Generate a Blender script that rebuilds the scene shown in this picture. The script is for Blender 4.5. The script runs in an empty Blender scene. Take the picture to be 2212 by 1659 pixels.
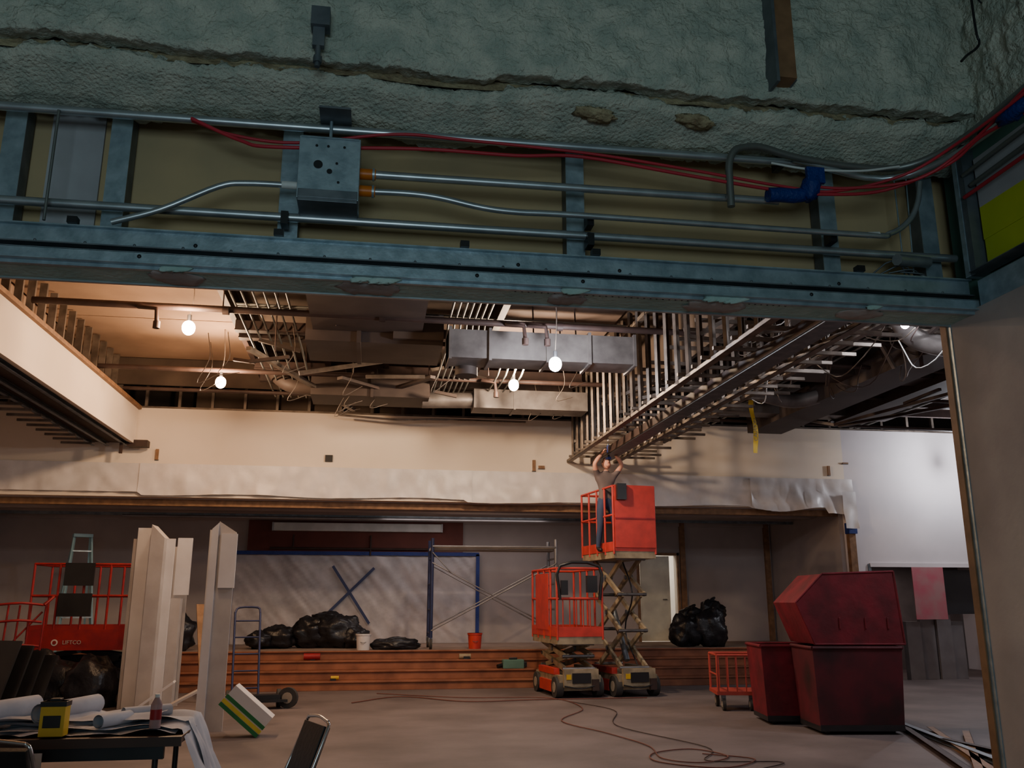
import bpy, math, random
from mathutils import Vector, Matrix, noise, Euler
R=random.Random(7)
sc=bpy.context.scene
COL=sc.collection
# ------------------------------------------------------------------ materials
MATS={}
def mat(name,c,rough=.7,metal=0.,c2=None,scale=3.,bump=0.,bscale=40.,emit=0.,spec=.4,alpha=1.,lo=.35,hi=.65,trans=0.,dist=.02):
    m=bpy.data.materials.new(name); m.use_nodes=True
    nt=m.node_tree; N=nt.nodes; L=nt.links
    b=N['Principled BSDF']
    b.inputs['Base Color'].default_value=(*c,1)
    b.inputs['Roughness'].default_value=rough
    b.inputs['Metallic'].default_value=metal
    b.inputs['Specular IOR Level'].default_value=spec
    if alpha<1: b.inputs['Alpha'].default_value=alpha
    if trans: b.inputs['Transmission Weight'].default_value=trans
    if emit:
        b.inputs['Emission Color'].default_value=(*c,1); b.inputs['Emission Strength'].default_value=emit
    tc=N.new('ShaderNodeTexCoord')
    if c2 is None: c2=tuple(x*.78 for x in c)
    n=N.new('ShaderNodeTexNoise'); n.inputs['Scale'].default_value=scale; n.inputs['Detail'].default_value=6
    L.new(tc.outputs['Object'],n.inputs['Vector'])
    r=N.new('ShaderNodeValToRGB'); r.color_ramp.elements[0].position=lo; r.color_ramp.elements[1].position=hi
    r.color_ramp.elements[0].color=(*c,1); r.color_ramp.elements[1].color=(*c2,1)
    L.new(n.outputs['Fac'],r.inputs['Fac']); L.new(r.outputs['Color'],b.inputs['Base Color'])
    if bump:
        n2=N.new('ShaderNodeTexNoise'); n2.inputs['Scale'].default_value=bscale; n2.inputs['Detail'].default_value=5
        L.new(tc.outputs['Object'],n2.inputs['Vector'])
        bp=N.new('ShaderNodeBump'); bp.inputs['Strength'].default_value=bump; bp.inputs['Distance'].default_value=dist
        L.new(n2.outputs['Fac'],bp.inputs['Height']); L.new(bp.outputs['Normal'],b.inputs['Normal'])
    MATS[name]=m; return m
foam=mat('spray_foam',(.38,.42,.36),.9,c2=(.56,.56,.47),scale=9,bump=1.,bscale=60)
foamhole_shade=mat('foam_cavity_and_shade',(.22,.17,.1),.9,c2=(.42,.36,.22),scale=16,bump=.8)
gyp=mat('gypsum_backing',(.5,.37,.2),.85,c2=(.4,.31,.18),scale=2)
gypale=mat('gypsum_pale',(.42,.41,.43),.85)
galv=mat('galvanized_steel',(.40,.49,.55),.4,.55,c2=(.26,.34,.39),scale=14,bump=.08)
galvd=mat('galvanized_dark',(.12,.14,.16),.5,.6,c2=(.2,.22,.24),scale=8)
emt=mat('emt_conduit',(.5,.54,.57),.34,.75,c2=(.38,.42,.45),scale=10)
emtg=mat('emt_dull',(.25,.26,.25),.45,.7)
mud=mat('joint_compound',(.46,.58,.54),.9,c2=(.32,.46,.42),scale=5,bump=.4)
redc=mat('red_cable',(.5,.03,.05),.45)
whitec=mat('white_cable',(.7,.7,.68),.5)
bluet=mat('blue_tape',(.01,.03,.2),.5,bump=.5,bscale=60)
orange=mat('orange_fitting',(.75,.2,.02),.4)
black=mat('black_plastic',(.012,.012,.014),.4,c2=(.02,.02,.022))
bag=mat('black_bag_plastic',(.01,.01,.012),.33,c2=(.02,.02,.025),bump=.8,bscale=9,spec=.4)
plaster=mat('plaster_wall',(.5,.45,.43),.9,c2=(.32,.285,.28),scale=1.3,bump=.15,bscale=12)
trimw=mat('wood_trim',(.26,.14,.07),.6,c2=(.17,.09,.045),scale=9)
greenb=mat('green_board',(.1,.2,.16),.8)
yell=mat('yellow_board',(.55,.6,.04),.6,c2=(.4,.48,.04),scale=2)
cream=mat('cream_wall',(.80,.69,.57),.85,c2=(.74,.63,.51),scale=.8)
whitew=mat('white_wall',(.68,.62,.62),.85,c2=(.6,.55,.55),scale=.9)
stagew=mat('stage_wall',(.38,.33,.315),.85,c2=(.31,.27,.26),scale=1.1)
floorm=mat('concrete_floor',(.185,.15,.145),.65,c2=(.10,.08,.077),scale=.9,bump=.25,bscale=6,lo=.3,hi=.7)
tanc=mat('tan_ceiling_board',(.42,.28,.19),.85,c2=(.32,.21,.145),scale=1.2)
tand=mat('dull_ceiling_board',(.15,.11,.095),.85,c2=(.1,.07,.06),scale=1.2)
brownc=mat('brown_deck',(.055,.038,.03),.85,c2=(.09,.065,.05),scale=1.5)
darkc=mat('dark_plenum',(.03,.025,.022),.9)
rust=mat('rusty_pipe',(.05,.028,.023),.6,c2=(.03,.017,.015),scale=6)
studm=mat('hall_stud_steel',(.22,.18,.15),.5,.4,c2=(.11,.088,.073),scale=5)
woodl=mat('lumber',(.3,.17,.09),.7,c2=(.2,.11,.055),scale=6)
duct=mat('sheet_metal_duct',(.2,.18,.17),.5,.4,c2=(.12,.105,.1),scale=4)
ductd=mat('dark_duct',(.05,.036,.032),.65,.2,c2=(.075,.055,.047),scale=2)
plast=mat('poly_sheet',(.72,.67,.65),.4,c2=(.6,.56,.54),scale=3,bump=.35,bscale=6,spec=.6,dist=.01)
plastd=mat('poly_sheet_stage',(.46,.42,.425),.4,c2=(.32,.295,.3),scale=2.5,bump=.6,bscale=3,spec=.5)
step=mat('stage_step_wood',(.3,.115,.06),.55,c2=(.18,.065,.035),scale=3)
stept=mat('stage_top',(.3,.22,.18),.7)
maroon=mat('maroon_panel',(.13,.035,.027),.7)
screen=mat('screen_case_white',(.6,.62,.62),.5)
red=mat('lift_red',(.55,.045,.035),.5,c2=(.4,.035,.028),scale=6)
redd=mat('lift_dark_red',(.33,.015,.022),.5,c2=(.22,.012,.017),scale=6)
tan=mat('lift_tan',(.36,.29,.19),.6,c2=(.2,.16,.105),scale=6)
tire=mat('tire_rubber',(.05,.047,.045),.8)
hub=mat('wheel_hub',(.35,.3,.24),.5)
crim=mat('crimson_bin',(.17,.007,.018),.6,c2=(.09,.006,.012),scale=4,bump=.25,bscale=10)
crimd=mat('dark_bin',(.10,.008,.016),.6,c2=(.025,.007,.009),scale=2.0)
cart=mat('orange_red_cart',(.42,.06,.045),.5)
white=mat('white_panel',(.66,.63,.63),.7,c2=(.56,.53,.53),scale=2)
beige=mat('beige_panel',(.46,.42,.4),.8,c2=(.38,.34,.32),scale=3)
scaf=mat('scaffold_blue',(.04,.05,.12),.45,.4)
scafg=mat('scaffold_steel',(.3,.29,.3),.4,.7)
plank=mat('scaffold_plank',(.38,.33,.28),.7)
paper=mat('paper',(.5,.5,.55),.8,c2=(.38,.38,.43),scale=4)
tabm=mat('table_brown',(.06,.03,.02),.45)
yt=mat('yellow_tool',(.65,.42,.03),.45)
chrome=mat('chrome',(.6,.6,.6),.2,.95)
pad=mat('black_vinyl',(.015,.015,.016),.45,bump=.2,bscale=30)
skin=mat('skin',(.6,.3,.21),.55,c2=(.52,.25,.17),scale=8)
hair=mat('hair',(.05,.03,.02),.7,bump=.5)
shirt=mat('shirt_grey',(.14,.11,.11),.85)
jean=mat('jeans',(.04,.06,.12),.85)
eyew=mat('eye_white',(.8,.8,.8),.3); lips=mat('lips',(.45,.15,.12),.5)
gr=mat('green_stripe',(.02,.18,.05),.5); yl=mat('yellow_stripe',(.65,.55,.05),.5)
tapey=mat('caution_yellow',(.75,.48,.02),.5)
pink=mat('pink_poster',(.42,.10,.13),.7,c2=(.36,.18,.18),scale=3)
greyp=mat('grey_panel',(.17,.15,.15),.7)
doorw=mat('door_white',(.68,.66,.55),.5)
cord=mat('extension_cord',(.17,.06,.045),.6)
lad=mat('ladder_blue',(.2,.35,.42),.5)
amber=mat('clear_bottle',(.6,.4,.4),.15,trans=.4)

# ------------------------------------------------------------------ builder
class B:
    def __init__(s,name):
        s.name=name; s.v=[]; s.f=[]; s.m=[]; s.sm=[]; s.ms=[]; s.M=Matrix.Identity(4)
    def mi(s,m):
        if m not in s.ms: s.ms.append(m)
        return s.ms.index(m)
    def add(s,vs,fs,m,smooth=False):
        o=len(s.v); i=s.mi(m)
        s.v+=[s.M@Vector(p) for p in vs]
        for f in fs: s.f.append([o+k for k in f]); s.m.append(i); s.sm.append(smooth)
    def box(s,a,b,m,X=None):
        x0,x1=sorted((a[0],b[0]));y0,y1=sorted((a[1],b[1]));z0,z1=sorted((a[2],b[2]))
        vs=[Vector(p) for p in((x0,y0,z0),(x1,y0,z0),(x1,y1,z0),(x0,y1,z0),(x0,y0,z1),(x1,y0,z1),(x1,y1,z1),(x0,y1,z1))]
        if X is not None: vs=[X@p for p in vs]
        s.add(vs,[(0,3,2,1),(4,5,6,7),(0,1,5,4),(1,2,6,5),(2,3,7,6),(3,0,4,7)],m)
    def bar(s,p,q,w,h,m):
        p=Vector(p);q=Vector(q);d=q-p;L=d.length
        X=Matrix.Translation(p)@d.to_track_quat('Y','Z').to_matrix().to_4x4()
        s.box((-w/2,0,-h/2),(w/2,L,h/2),m,X)
    def chan(s,p,q,w,h,m,t=.004,open='+'):
        p=Vector(p);q=Vector(q);d=q-p;L=d.length
        X=Matrix.Translation(p)@d.to_track_quat('Y','Z').to_matrix().to_4x4()
        s.box((-w/2,0,-h/2),(-w/2+t,L,h/2),m,X)
        s.box((-w/2,0,-h/2),(w/2,L,-h/2+t),m,X)
        s.box((-w/2,0,h/2-t),(w/2,L,h/2),m,X)
    def tube(s,pts,r,m,n=10,smooth=0,cap=True,r2=None):
        pts=[Vector(p) for p in pts]
        if smooth and len(pts)>2:
            P=[pts[0]*2-pts[1]]+pts+[pts[-1]*2-pts[-2]]; out=[]
            for i in range(1,len(P)-2):
                for k in range(smooth):
                    t=k/smooth
                    out.append(.5*((2*P[i])+(P[i+1]-P[i-1])*t+(2*P[i-1]-5*P[i]+4*P[i+1]-P[i+2])*t*t+(-P[i-1]+3*P[i]-3*P[i+1]+P[i+2])*t**3))
            pts=out+[pts[-1]]
        vs=[];fs=[];K=len(pts);N=None
        for i,p in enumerate(pts):
            t=(pts[min(i+1,K-1)]-pts[max(i-1,0)])
            if t.length<1e-9: t=Vector((0,0,1))
            t.normalize()
            if N is None:
                N=t.orthogonal().normalized()
            N=(N-t*N.dot(t)); 
            if N.length<1e-6:N=t.orthogonal()
            N.normalize(); Bn=t.cross(N)
            rr=r if r2 is None else r+(r2-r)*i/(K-1)
            for k in range(n):
                a=2*math.pi*k/n; vs.append(p+N*math.cos(a)*rr+Bn*math.sin(a)*rr)
        for i in range(K-1):
            for k in range(n):
                k2=(k+1)%n; fs.append((i*n+k,i*n+k2,(i+1)*n+k2,(i+1)*n+k))
        s.add(vs,fs,m,True)
        if cap: s.add(vs[:n],[tuple(range(n))[::-1]],m); s.add(vs[-n:],[tuple(range(n))],m)
    def ell(s,c,r,m,nu=16,nv=10,f=None,X=None,zmin=None):
        vs=[];fs=[]
        for i in range(nv+1):
            th=math.pi*i/nv
            for k in range(nu):
                a=2*math.pi*k/nu
                d=Vector((math.sin(th)*math.cos(a),math.sin(th)*math.sin(a),math.cos(th)))
                k2=f(d) if f else 1
                p=Vector((d.x*r[0]*k2,d.y*r[1]*k2,d.z*r[2]*k2))
                if X is not None:p=X@p
                p=p+Vector(c)
                if zmin is not None: p.z=max(p.z,zmin)
                vs.append(p)
        for i in range(nv):
            for k in range(nu):
                q=(k+1)%nu; fs.append((i*nu+k,(i+1)*nu+k,(i+1)*nu+q,i*nu+q))
        s.add(vs,fs,m,True)
    def prism(s,poly,y0,y1,m):
        n=len(poly); vs=[(x,y0,z) for x,z in poly]+[(x,y1,z) for x,z in poly]
        fs=[tuple(range(n)),tuple(range(2*n-1,n-1,-1))]+[(i,n+i,n+(i+1)%n,(i+1)%n) for i in range(n)]
        s.add(vs,fs,m)
    def grid(s,fn,nu,nv,m,smooth=True):
        vs=[fn(i/nu,j/nv) for j in range(nv+1) for i in range(nu+1)]
        fs=[(j*(nu+1)+i,j*(nu+1)+i+1,(j+1)*(nu+1)+i+1,(j+1)*(nu+1)+i) for j in range(nv) for i in range(nu)]
        s.add(vs,fs,m,smooth)
    def done(s,loc=(0,0,0),rz=0,bevel=0,parent=None):
        me=bpy.data.meshes.new(s.name); me.from_pydata([tuple(v) for v in s.v],[],s.f)
        for m in s.ms: me.materials.append(m)
        me.polygons.foreach_set('material_index',s.m); me.polygons.foreach_set('use_smooth',s.sm); me.update()
        o=bpy.data.objects.new(s.name,me); COL.objects.link(o); o.location=loc; o.rotation_euler=(0,0,rz)
        if bevel:
            b=o.modifiers.new('b','BEVEL'); b.width=bevel; b.segments=2; b.limit_method='ANGLE'
        if parent: o.parent=parent
        return o

def boxobj(name,a,b,m):
    o=B(name); o.box(a,b,m); return o.done()

# ------------------------------------------------------------------ room shell
boxobj('floor',(-9,-4.2,-.2),(16,24,0),floorm)
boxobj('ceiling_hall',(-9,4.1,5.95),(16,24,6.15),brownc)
boxobj('ceiling_vestibule',(-4.2,-4.2,4.8),(3.1,3.55,4.95),foam)
boxobj('wall_left_vestibule',(-4.2,-4.2,0),(-4.0,3.9,4.8),plaster)
boxobj('wall_back_vestibule',(-4.0,-4.2,0),(2.85,-4.0,4.8),plaster)
boxobj('wall_left_hall',(-8.2,4.1,0),(-8,21,5.95),whitew)
boxobj('wall_right_hall',(14.2,4.1,0),(14.4,21,5.95),whitew)
w=B('wall_right_vestibule')
w.box((2.85,-4,0),(3.05,3.86,2.93),plaster)
w.box((2.93,-4,2.93),(3.05,3.86,4.8),greenb)
w.done()
w=B('wall_front_hall')
w.box((3.06,3.9,0),(14.2,4.1,5.95),whitew); w.box((-8,3.98,0),(-4.0,4.12,5.95),whitew)
w.box((-4.0,3.98,3.05),(3.06,4.12,5.95),gyp)
w.done()
w=B('wall_header_backing'); w.box((-4,3.95,2.98),(3.0,3.975,3.95),gyp)
w.box((-1.52,3.935,3.12),(-1.29,3.948,3.95),gypale); w.done()
w=B('wall_far')
w.box((-8,17,3.42),(9.72,17.2,5.08),cream)
w.box((9.72,17,0),(10.1,17.2,5.08),whitew); w.box((10.1,17,2.26),(13.1,17.2,5.08),whitew); w.box((13.1,17,0),(14.2,17.2,5.08),whitew)
w.done()
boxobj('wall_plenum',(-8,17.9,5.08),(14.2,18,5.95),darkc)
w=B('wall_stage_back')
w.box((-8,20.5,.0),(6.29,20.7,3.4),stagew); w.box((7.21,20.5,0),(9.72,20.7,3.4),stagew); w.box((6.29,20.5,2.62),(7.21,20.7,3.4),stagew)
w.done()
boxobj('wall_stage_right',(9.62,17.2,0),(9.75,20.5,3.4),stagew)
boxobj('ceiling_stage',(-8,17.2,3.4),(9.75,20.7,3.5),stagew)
w=B('wall_passage'); w.box((10,20,0),(14.2,20.1,2.5),greyp); w.box((9.76,17.2,2.5),(14.2,20.1,2.6),greyp); w.done()
w=B('wall_door_room')
w.box((5.2,22.4,0),(8.2,22.5,3.4),white); w.box((5.2,20.7,0),(5.3,22.4,3.4),white); w.box((8.1,20.7,0),(8.2,22.4,3.4),white)
w.box((5.2,20.7,3.3),(8.2,22.5,3.42),white); w.box((5.2,20.7,.5),(8.2,22.5,.6),white); w.done()
d=B('door_1'); X=Matrix.Translation((6.31,20.52,0))@Matrix.Rotation(math.radians(-4),4,'Z')
d.box((0,-.04,.66),(.70,0,2.6),doorw,X); d.tube([(.6+6.31,20.46,1.6),(.6+6.31,20.40,1.6),(.5+6.31,20.40,1.6)],.012,chrome,8)
d.done()
d=B('trim_door_1'); 
for x in(6.23,7.21): d.box((x,20.46,.65),(x+.06,20.52,2.68),trimw)
d.box((6.23,20.46,2.62),(7.27,20.52,2.68),trimw); d.done()
d=B('trim_post')
for x,y in((7.36,20.42),(9.5,20.42)): d.box((x-.06,y,.65),(x+.06,y+.08,3.4),trimw)
d.box((9.66,16.9,0.0),(9.80,17.02,3.0),trimw); d.box((9.64,16.85,2.9),(9.82,17.02,3.12),bluet); d.done()
s=B('stage')
for i in range(4):
    y=16.9+.25*i; z=.1625*(i+1)
    s.box((-8,y,0 if i==0 else z-.1625),(9.62,20.5,z-.03),step)
    s.box((-8,y-.03,z-.03),(9.62,20.5,z),step if i<3 else stept)
s.box((-8,17.61,.622),(9.62,17.64,.652),step)
s.done(bevel=.006)
s=B('trim_stage_track')
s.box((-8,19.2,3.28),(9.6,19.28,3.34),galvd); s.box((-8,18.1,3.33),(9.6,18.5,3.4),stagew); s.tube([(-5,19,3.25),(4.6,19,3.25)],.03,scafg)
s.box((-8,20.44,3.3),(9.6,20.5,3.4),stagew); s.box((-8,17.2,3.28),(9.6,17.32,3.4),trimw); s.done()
def drape(name,x0,x1,ztop,zbot,y,m,amp=.04,fr=7,nz=10,curl=0):
    b=B(name)
    def fn(u,v):
        x=x0+(x1-x0)*u; n=noise.noise((x*1.3,v*1.2,3.1)); n2=noise.noise((x*fr*.6,v*1.5,9))
        zb=zbot(x) if callable(zbot) else zbot
        return (x,y-.03-abs(amp*(n+ .7*n2))*(.3+v)-curl*v*v,ztop+(zb-ztop)*v)
    b.grid(fn,int(abs(x1-x0)*12)+4,nz,m); return b.done()
def zb(x):
    base=3.46+.02*math.sin(x*2)
    if x<-4.2: base=3.5
    if x>1.8: base-=.04
    if x>7.6: base-=.03+.05*math.sin((x-7.6)*3)
    if x>9.2: base-=.12
    return base
drape('plastic_sheeting',-8,-4.15,4.03,zb,17,plast,.06,9)
drape('plastic_sheeting',-4.25,1.9,4.03,zb,16.985,plast,.06,9)
drape('plastic_sheeting',1.8,7.7,4.03,zb,17,plast,.06,9)
drape('plastic_sheeting',7.6,9.85,4.02,zb,16.97,plast,.12,14)
drape('plastic_sheeting',9.55,9.85,3.75,3.0,16.88,plast,.10)
p=B('maroon_valance_panel'); p.box((-2.69,20.4,2.56),(2.09,20.5,3.32),maroon)
p.tube([(-2.2,20.33,2.7),(1.3,20.33,2.7)],.025,rust); p.tube([(0,20.33,2.55),(0,20.33,3.0)],.02,rust); p.tube([(-1.7,20.33,2.74),(-1.7,20.33,3.0)],.02,rust);p.done()
p=B('projector_screen_case'); p.box((-2.17,20.22,3.08),(1.61,20.38,3.26),screen)
for x in(-2.17,1.57): p.box((x,20.21,3.07),(x+.04,20.39,3.27),scafg)
p.done(bevel=.01)
b=B('stage_plastic_sheet')
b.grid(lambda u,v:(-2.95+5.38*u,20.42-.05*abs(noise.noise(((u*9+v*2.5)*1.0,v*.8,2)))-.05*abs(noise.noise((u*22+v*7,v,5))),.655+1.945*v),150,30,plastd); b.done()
b=B('blue_tape_frame')
b.box((-2.98,20.33,2.56),(2.46,20.345,2.64),bluet); b.box((-3.0,20.33,.652),(-2.92,20.345,2.6),bluet); b.box((2.39,20.33,.652),(2.47,20.345,2.6),bluet)
b.done()
b=B('blue_tape_cross')
b.bar((-.81,20.32,2.32),(.03,20.32,1.08),.012,.06,scaf); b.bar((.1,20.31,2.28),(-1.1,20.31,1.08),.012,.06,scaf); b.done()
b=B('wall_outlet_box'); b.box((-.92+.0,16.97,4.14),(-.78,17.0,4.27),black); b.done()
for (x,z,w_,h) in((-4.0,4.1,.05,.2),(3.1,4.05,.06,.22),(3.22,4.1,.12,.06),(9.35,4.1,.05,.2),(9.7,4.35,.12,.03)):
    b=B('wall_bracket'); b.box((x,16.96,z),(x+w_,17,z+h),trimw); b.box((x-.01,16.98,z-.01),(x+w_+.01,17,z+.01),galvd); b.done()

# ------------------------------------------------------------------ vestibule header framing
h=B('header_steel_framing')
X0,X1=-3.95,2.9
h.box((X0,3.735,3.02),(X1,3.74,3.10),galv)
h.box((X0,3.70,3.014),(X1,3.93,3.02),galvd)
h.box((X0,3.71,3.10),(X1,3.74,3.106),galv)
h.box((X0,3.84,3.02),(X1,3.846,3.13),galv)
h.box((X0,3.64,2.918),(X1,3.645,2.968),galv); h.box((X0,3.64,2.966),(X1,3.80,2.970),galv); h.box((X0,3.62,2.914),(X1,3.80,2.919),galv)
h.box((X0,3.80,2.94),(X1,3.86,3.02),galvd)
for xc in(-3.2,-2.4,-1.64,-1.19,-.43,.92,2.24,2.8):
    h.box((xc-.045,3.845,3.0),(xc+.045,3.85,3.72),galv); h.box((xc-.045,3.85,3.0),(xc-.041,3.935,3.72),galvd); h.box((xc+.041,3.85,3.0),(xc+.045,3.935,3.72),galvd)
for xc in(-1.3,-.45,.37,.98,2.3):
    h.box((xc-.02,3.69,3.106),(xc+.02,3.73,3.135),black)
for xc in(-1.0,.42,.9,2.0): h.ell((xc,3.638,2.95),(.009,.005,.009),black,8,6); h.ell((xc+.2,3.733,3.05),(.009,.005,.009),black,8,6)
for i in range(34):
    x=X0+.1+i*.2; h.ell((x,3.732,3.035),(.006,.003,.006),galvd,8,5)
h.done()
h=B('trim_opening_drywall')
h.box((X0,3.66,2.905),(2.85,3.86,2.914),mud)
h.box((X0,3.655,2.900),(2.85,3.675,2.915),galv); h.box((X0,3.845,2.898),(2.85,3.862,2.93),emt)
for x in [(-.9),(-.85),(-.1),(-.02),(.02),(.82),(.86),(1.55),(1.62),(1.5),(2.3)]:
    h.ell((x,3.75,2.903),(.06+.05*R.random(),.08,.007),plaster,18,8,lambda d:1+.6*noise.noise(d*3+Vector((x*5,0,0))))
    h.ell((x+.03,3.65,2.915),(.05+.03*R.random(),.008,.018),mud,14,8,lambda d:1+.5*noise.noise(d*3+Vector((x,0,0))),Matrix.Rotation(-.3,3,'Y'))
for i in range(44): h.ell((.6+i*.03,3.69,2.904),(.005,.005,.002),black,6,4)
h.done()
j=B('trim_jamb_right'); j.box((2.838,3.865,0),(2.87,3.91,2.93),trimw); j.box((2.846,3.84,0),(2.853,3.866,2.93),galv); j.done()
f=B('side_wall_framing')
f.box((2.86,2.2,2.935),(2.93,3.62,2.94),galv); f.box((2.86,2.2,2.94),(2.865,3.62,3.06),galv); f.box((2.82,2.2,3.1),(2.93,3.62,3.104),galvd)
f.box((2.86,3.62,3.1),(2.93,3.66,3.8),galvd); f.box((2.855,3.66,3.1),(2.93,3.69,3.8),galv)
for y in(2.4,2.9): f.box((2.88,y,3.1),(2.93,y+.05,3.8),galvd)
f.box((2.915,2.3,3.1),(2.928,3.6,3.27),yell); f.box((2.91,2.3,3.27),(2.926,3.6,3.44),yell); f.box((2.91,2.3,3.44),(2.926,3.6,3.7),gypale)
f.tube([(2.88,2.2,3.6),(2.88,3.6,3.56)],.012,emtg); f.tube([(2.86,2.2,3.66),(2.86,3.62,3.62)],.012,emtg); f.tube([(2.85,2.2,3.52),(2.85,3.62,3.5)],.01,redc)
f.done()
c=B('electrical_conduits'); 
c.tube([(X0,3.74,3.63),(-1.66,3.74,3.65),(2.15,3.74,3.685)],.02,emt)
c.tube([(X0,3.78,3.22),(2.88,3.78,3.24)],.02,emt)
c.tube([(-.10,3.7,3.43),(1.9,3.7,3.445)],.019,emt); 
c.tube([(-.1,3.7,3.345),(.1,3.7,3.35),(.25,3.7,3.34),(.45,3.7,3.305),(.62,3.7,3.295),(.93,3.7,3.30),(2.3,3.7,3.30),(2.48,3.71,3.32),(2.6,3.72,3.4),(2.66,3.72,3.5),(2.69,3.72,3.62)],.0145,emt,10,5)
c.tube([(-.38,3.7,3.35),(-.6,3.7,3.345),(-.72,3.7,3.32),(-.95,3.71,3.2),(-1.15,3.72,3.13)],.0135,emt,10,5)
c.tube([(1.63,3.64,3.37),(1.63,3.64,3.5),(1.635,3.64,3.6),(1.67,3.64,3.67),(1.75,3.65,3.70),(1.83,3.66,3.705),(2.0,3.68,3.68),(2.3,3.69,3.66),(2.55,3.66,3.66),(2.7,3.5,3.69),(2.76,3.2,3.73),(2.78,2.4,3.8)],.018,emtg,10,5)
c.tube([(2.0,3.7,3.68),(2.45,3.68,3.6),(2.68,3.45,3.62),(2.75,2.9,3.66),(2.78,2.3,3.7)],.016,emt,10,5)
for z in(3.43,3.347):
    c.tube([(-.115,3.7,z),(-.04,3.7,z)],.026,orange,8); c.tube([(-.055,3.7,z),(-.045,3.7,z)],.03,galv,8)
c.tube([(-.45,3.7,3.35),(-.38,3.7,3.35)],.018,whitec,8); c.tube([(2.36,3.705,3.302),(2.42,3.705,3.308)],.017,whitec,8)
for x,z in((-.43,3.21),(.97,3.30),(.97,3.2),(2.2,3.3),(1.95,3.68)): c.box((x-.02,3.73,z-.03),(x+.012,3.8,z+.03),black)
for x in(-1.42,): c.tube([(x,3.72,3.12),(x,3.72,3.64)],.007,emtg,6)
c.box((-.30,3.6,3.69),(-.16,3.78,3.70),galvd); c.tube([(-.25,3.72,3.57),(-.25,3.72,3.72)],.008,galv,8)
c.tube([(2.5,3.7,3.18),(2.72,3.78,3.21)],.03,emt,8)
c.tube([(2.6,3.8,3.1),(2.6,3.8,3.7)],.004,galv,6); c.tube([(2.65,3.8,3.1),(2.67,3.8,3.7)],.004,galv,6)
for k in range(5): c.tube([(2.4+.05*k,3.78,3.12+.01*k),(2.5+.05*k,3.74,3.19-.02*k),(2.62+.03*k,3.78,3.13)],.004,galvd,6,3)
c.done()
jb=B('junction_box')
jb.box((-.375,3.6,3.25),(-.11,3.8,3.545),galv)
for x,z,r in((-.29,3.41,.02),(-.21,3.42,.006),(-.25,3.5,.006),(-.18,3.5,.006),(-.24,3.38,.012),(-.3,3.5,.006),(-.2,3.33,.006)):
    jb.tube([(x,3.597,z),(x,3.6005,z)],r,black,14)
jb.box((-.37,3.596,3.235),(-.115,3.8,3.255),galvd); jb.box((-.37,3.594,3.25),(-.115,3.6,3.29),galvd)
jb.tube([(-.368,3.593,3.54),(-.118,3.593,3.54)],.004,galv,6); jb.done(bevel=.004)
rc=B('red_cables')
rc.tube([(-.86,3.7,3.64),(-.64,3.68,3.54),(-.48,3.66,3.51),(.14,3.66,3.555),(.6,3.66,3.56),(.91,3.66,3.58),(1.44,3.65,3.52),(1.84,3.63,3.47),(2.1,3.6,3.45),(2.38,3.55,3.47),(2.62,3.4,3.55),(2.68,3.24,3.61),(2.72,2.9,3.6),(2.75,2.3,3.7)],.0085,redc,8,6)
rc.tube([(-.86,3.72,3.64),(-.68,3.7,3.575),(-.4,3.7,3.56),(.03,3.68,3.63),(.35,3.68,3.63),(.95,3.66,3.60),(1.45,3.65,3.55),(1.9,3.63,3.49),(2.15,3.6,3.47),(2.45,3.5,3.53),(2.6,3.3,3.6),(2.66,2.9,3.64),(2.7,2.3,3.72)],.0075,redc,8,6)
rc.tube([(2.0,3.62,3.5),(2.2,3.58,3.48),(2.5,3.48,3.5),(2.66,3.3,3.6),(2.7,2.9,3.7)],.0075,redc,8,6)
rc.done()
b=B('white_cable'); b.tube([(1.88,3.7,3.65),(2.05,3.66,3.61),(2.3,3.62,3.6),(2.5,3.6,3.63)],.006,whitec,8,6); b.done()
bt=B('blue_tape_wrap')
bt.tube([(1.82,3.64,3.445),(1.88,3.64,3.45),(1.95,3.64,3.45),(2.0,3.64,3.46)],.036,bluet,12); 
bt.ell((2.03,3.62,3.49),(.045,.05,.07),bluet,14,10,lambda d:1+.35*noise.noise(d*3),Matrix.Rotation(.25,3,'Y'))
bt.box((2.0,3.58,3.5),(2.09,3.6,3.58),bluet,); bt.done()
bt=B('blue_tape_wrap'); bt.ell((2.69,3.05,3.62),(.04,.1,.04),bluet,12,8,lambda d:1+.4*noise.noise(d*4)); bt.done()
# spray foam
fm=B('wall_spray_foam')
def fo(x,y,z,k=1.):
    n=noise.noise((x*2.2,z*3,1.))*.03+noise.noise((x*9,z*9,y*5))*.018+noise.noise((x*24,z*24,y*20))*.012+noise.noise((x*60,z*60,4))*.008
    return n*k
def prof(P,v):
    for a,b2 in zip(P,P[1:]):
        if v<=b2[0]+1e-9:
            t=(v-a[0])/(b2[0]-a[0]); return a[1]+(b2[1]-a[1])*t,a[2]+(b2[2]-a[2])*t
def wav(x): return .025*noise.noise((x*1.7,0,7))
def lowf(u,v):
    x=-4.0+6.98*u; y,z=prof([(0,3.95,3.80),(.1,3.84,3.70),(.35,3.74,3.72),(.85,3.60,3.80),(.95,3.57,3.84),(1,3.60,3.875)],v)
    n=fo(x,y,z); k=min(1,v/.15)
    return (x,y-n,z+wav(x)+n*.8+.012*(1-k)*noise.noise((x*14,0,2)))
def midf(u,v):
    x=-4.0+6.98*u; n=noise.noise((x*8,v*3,3))*.01
    return (x,3.585+n+.02*v,3.845+wav(x)+.06*v)
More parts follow.
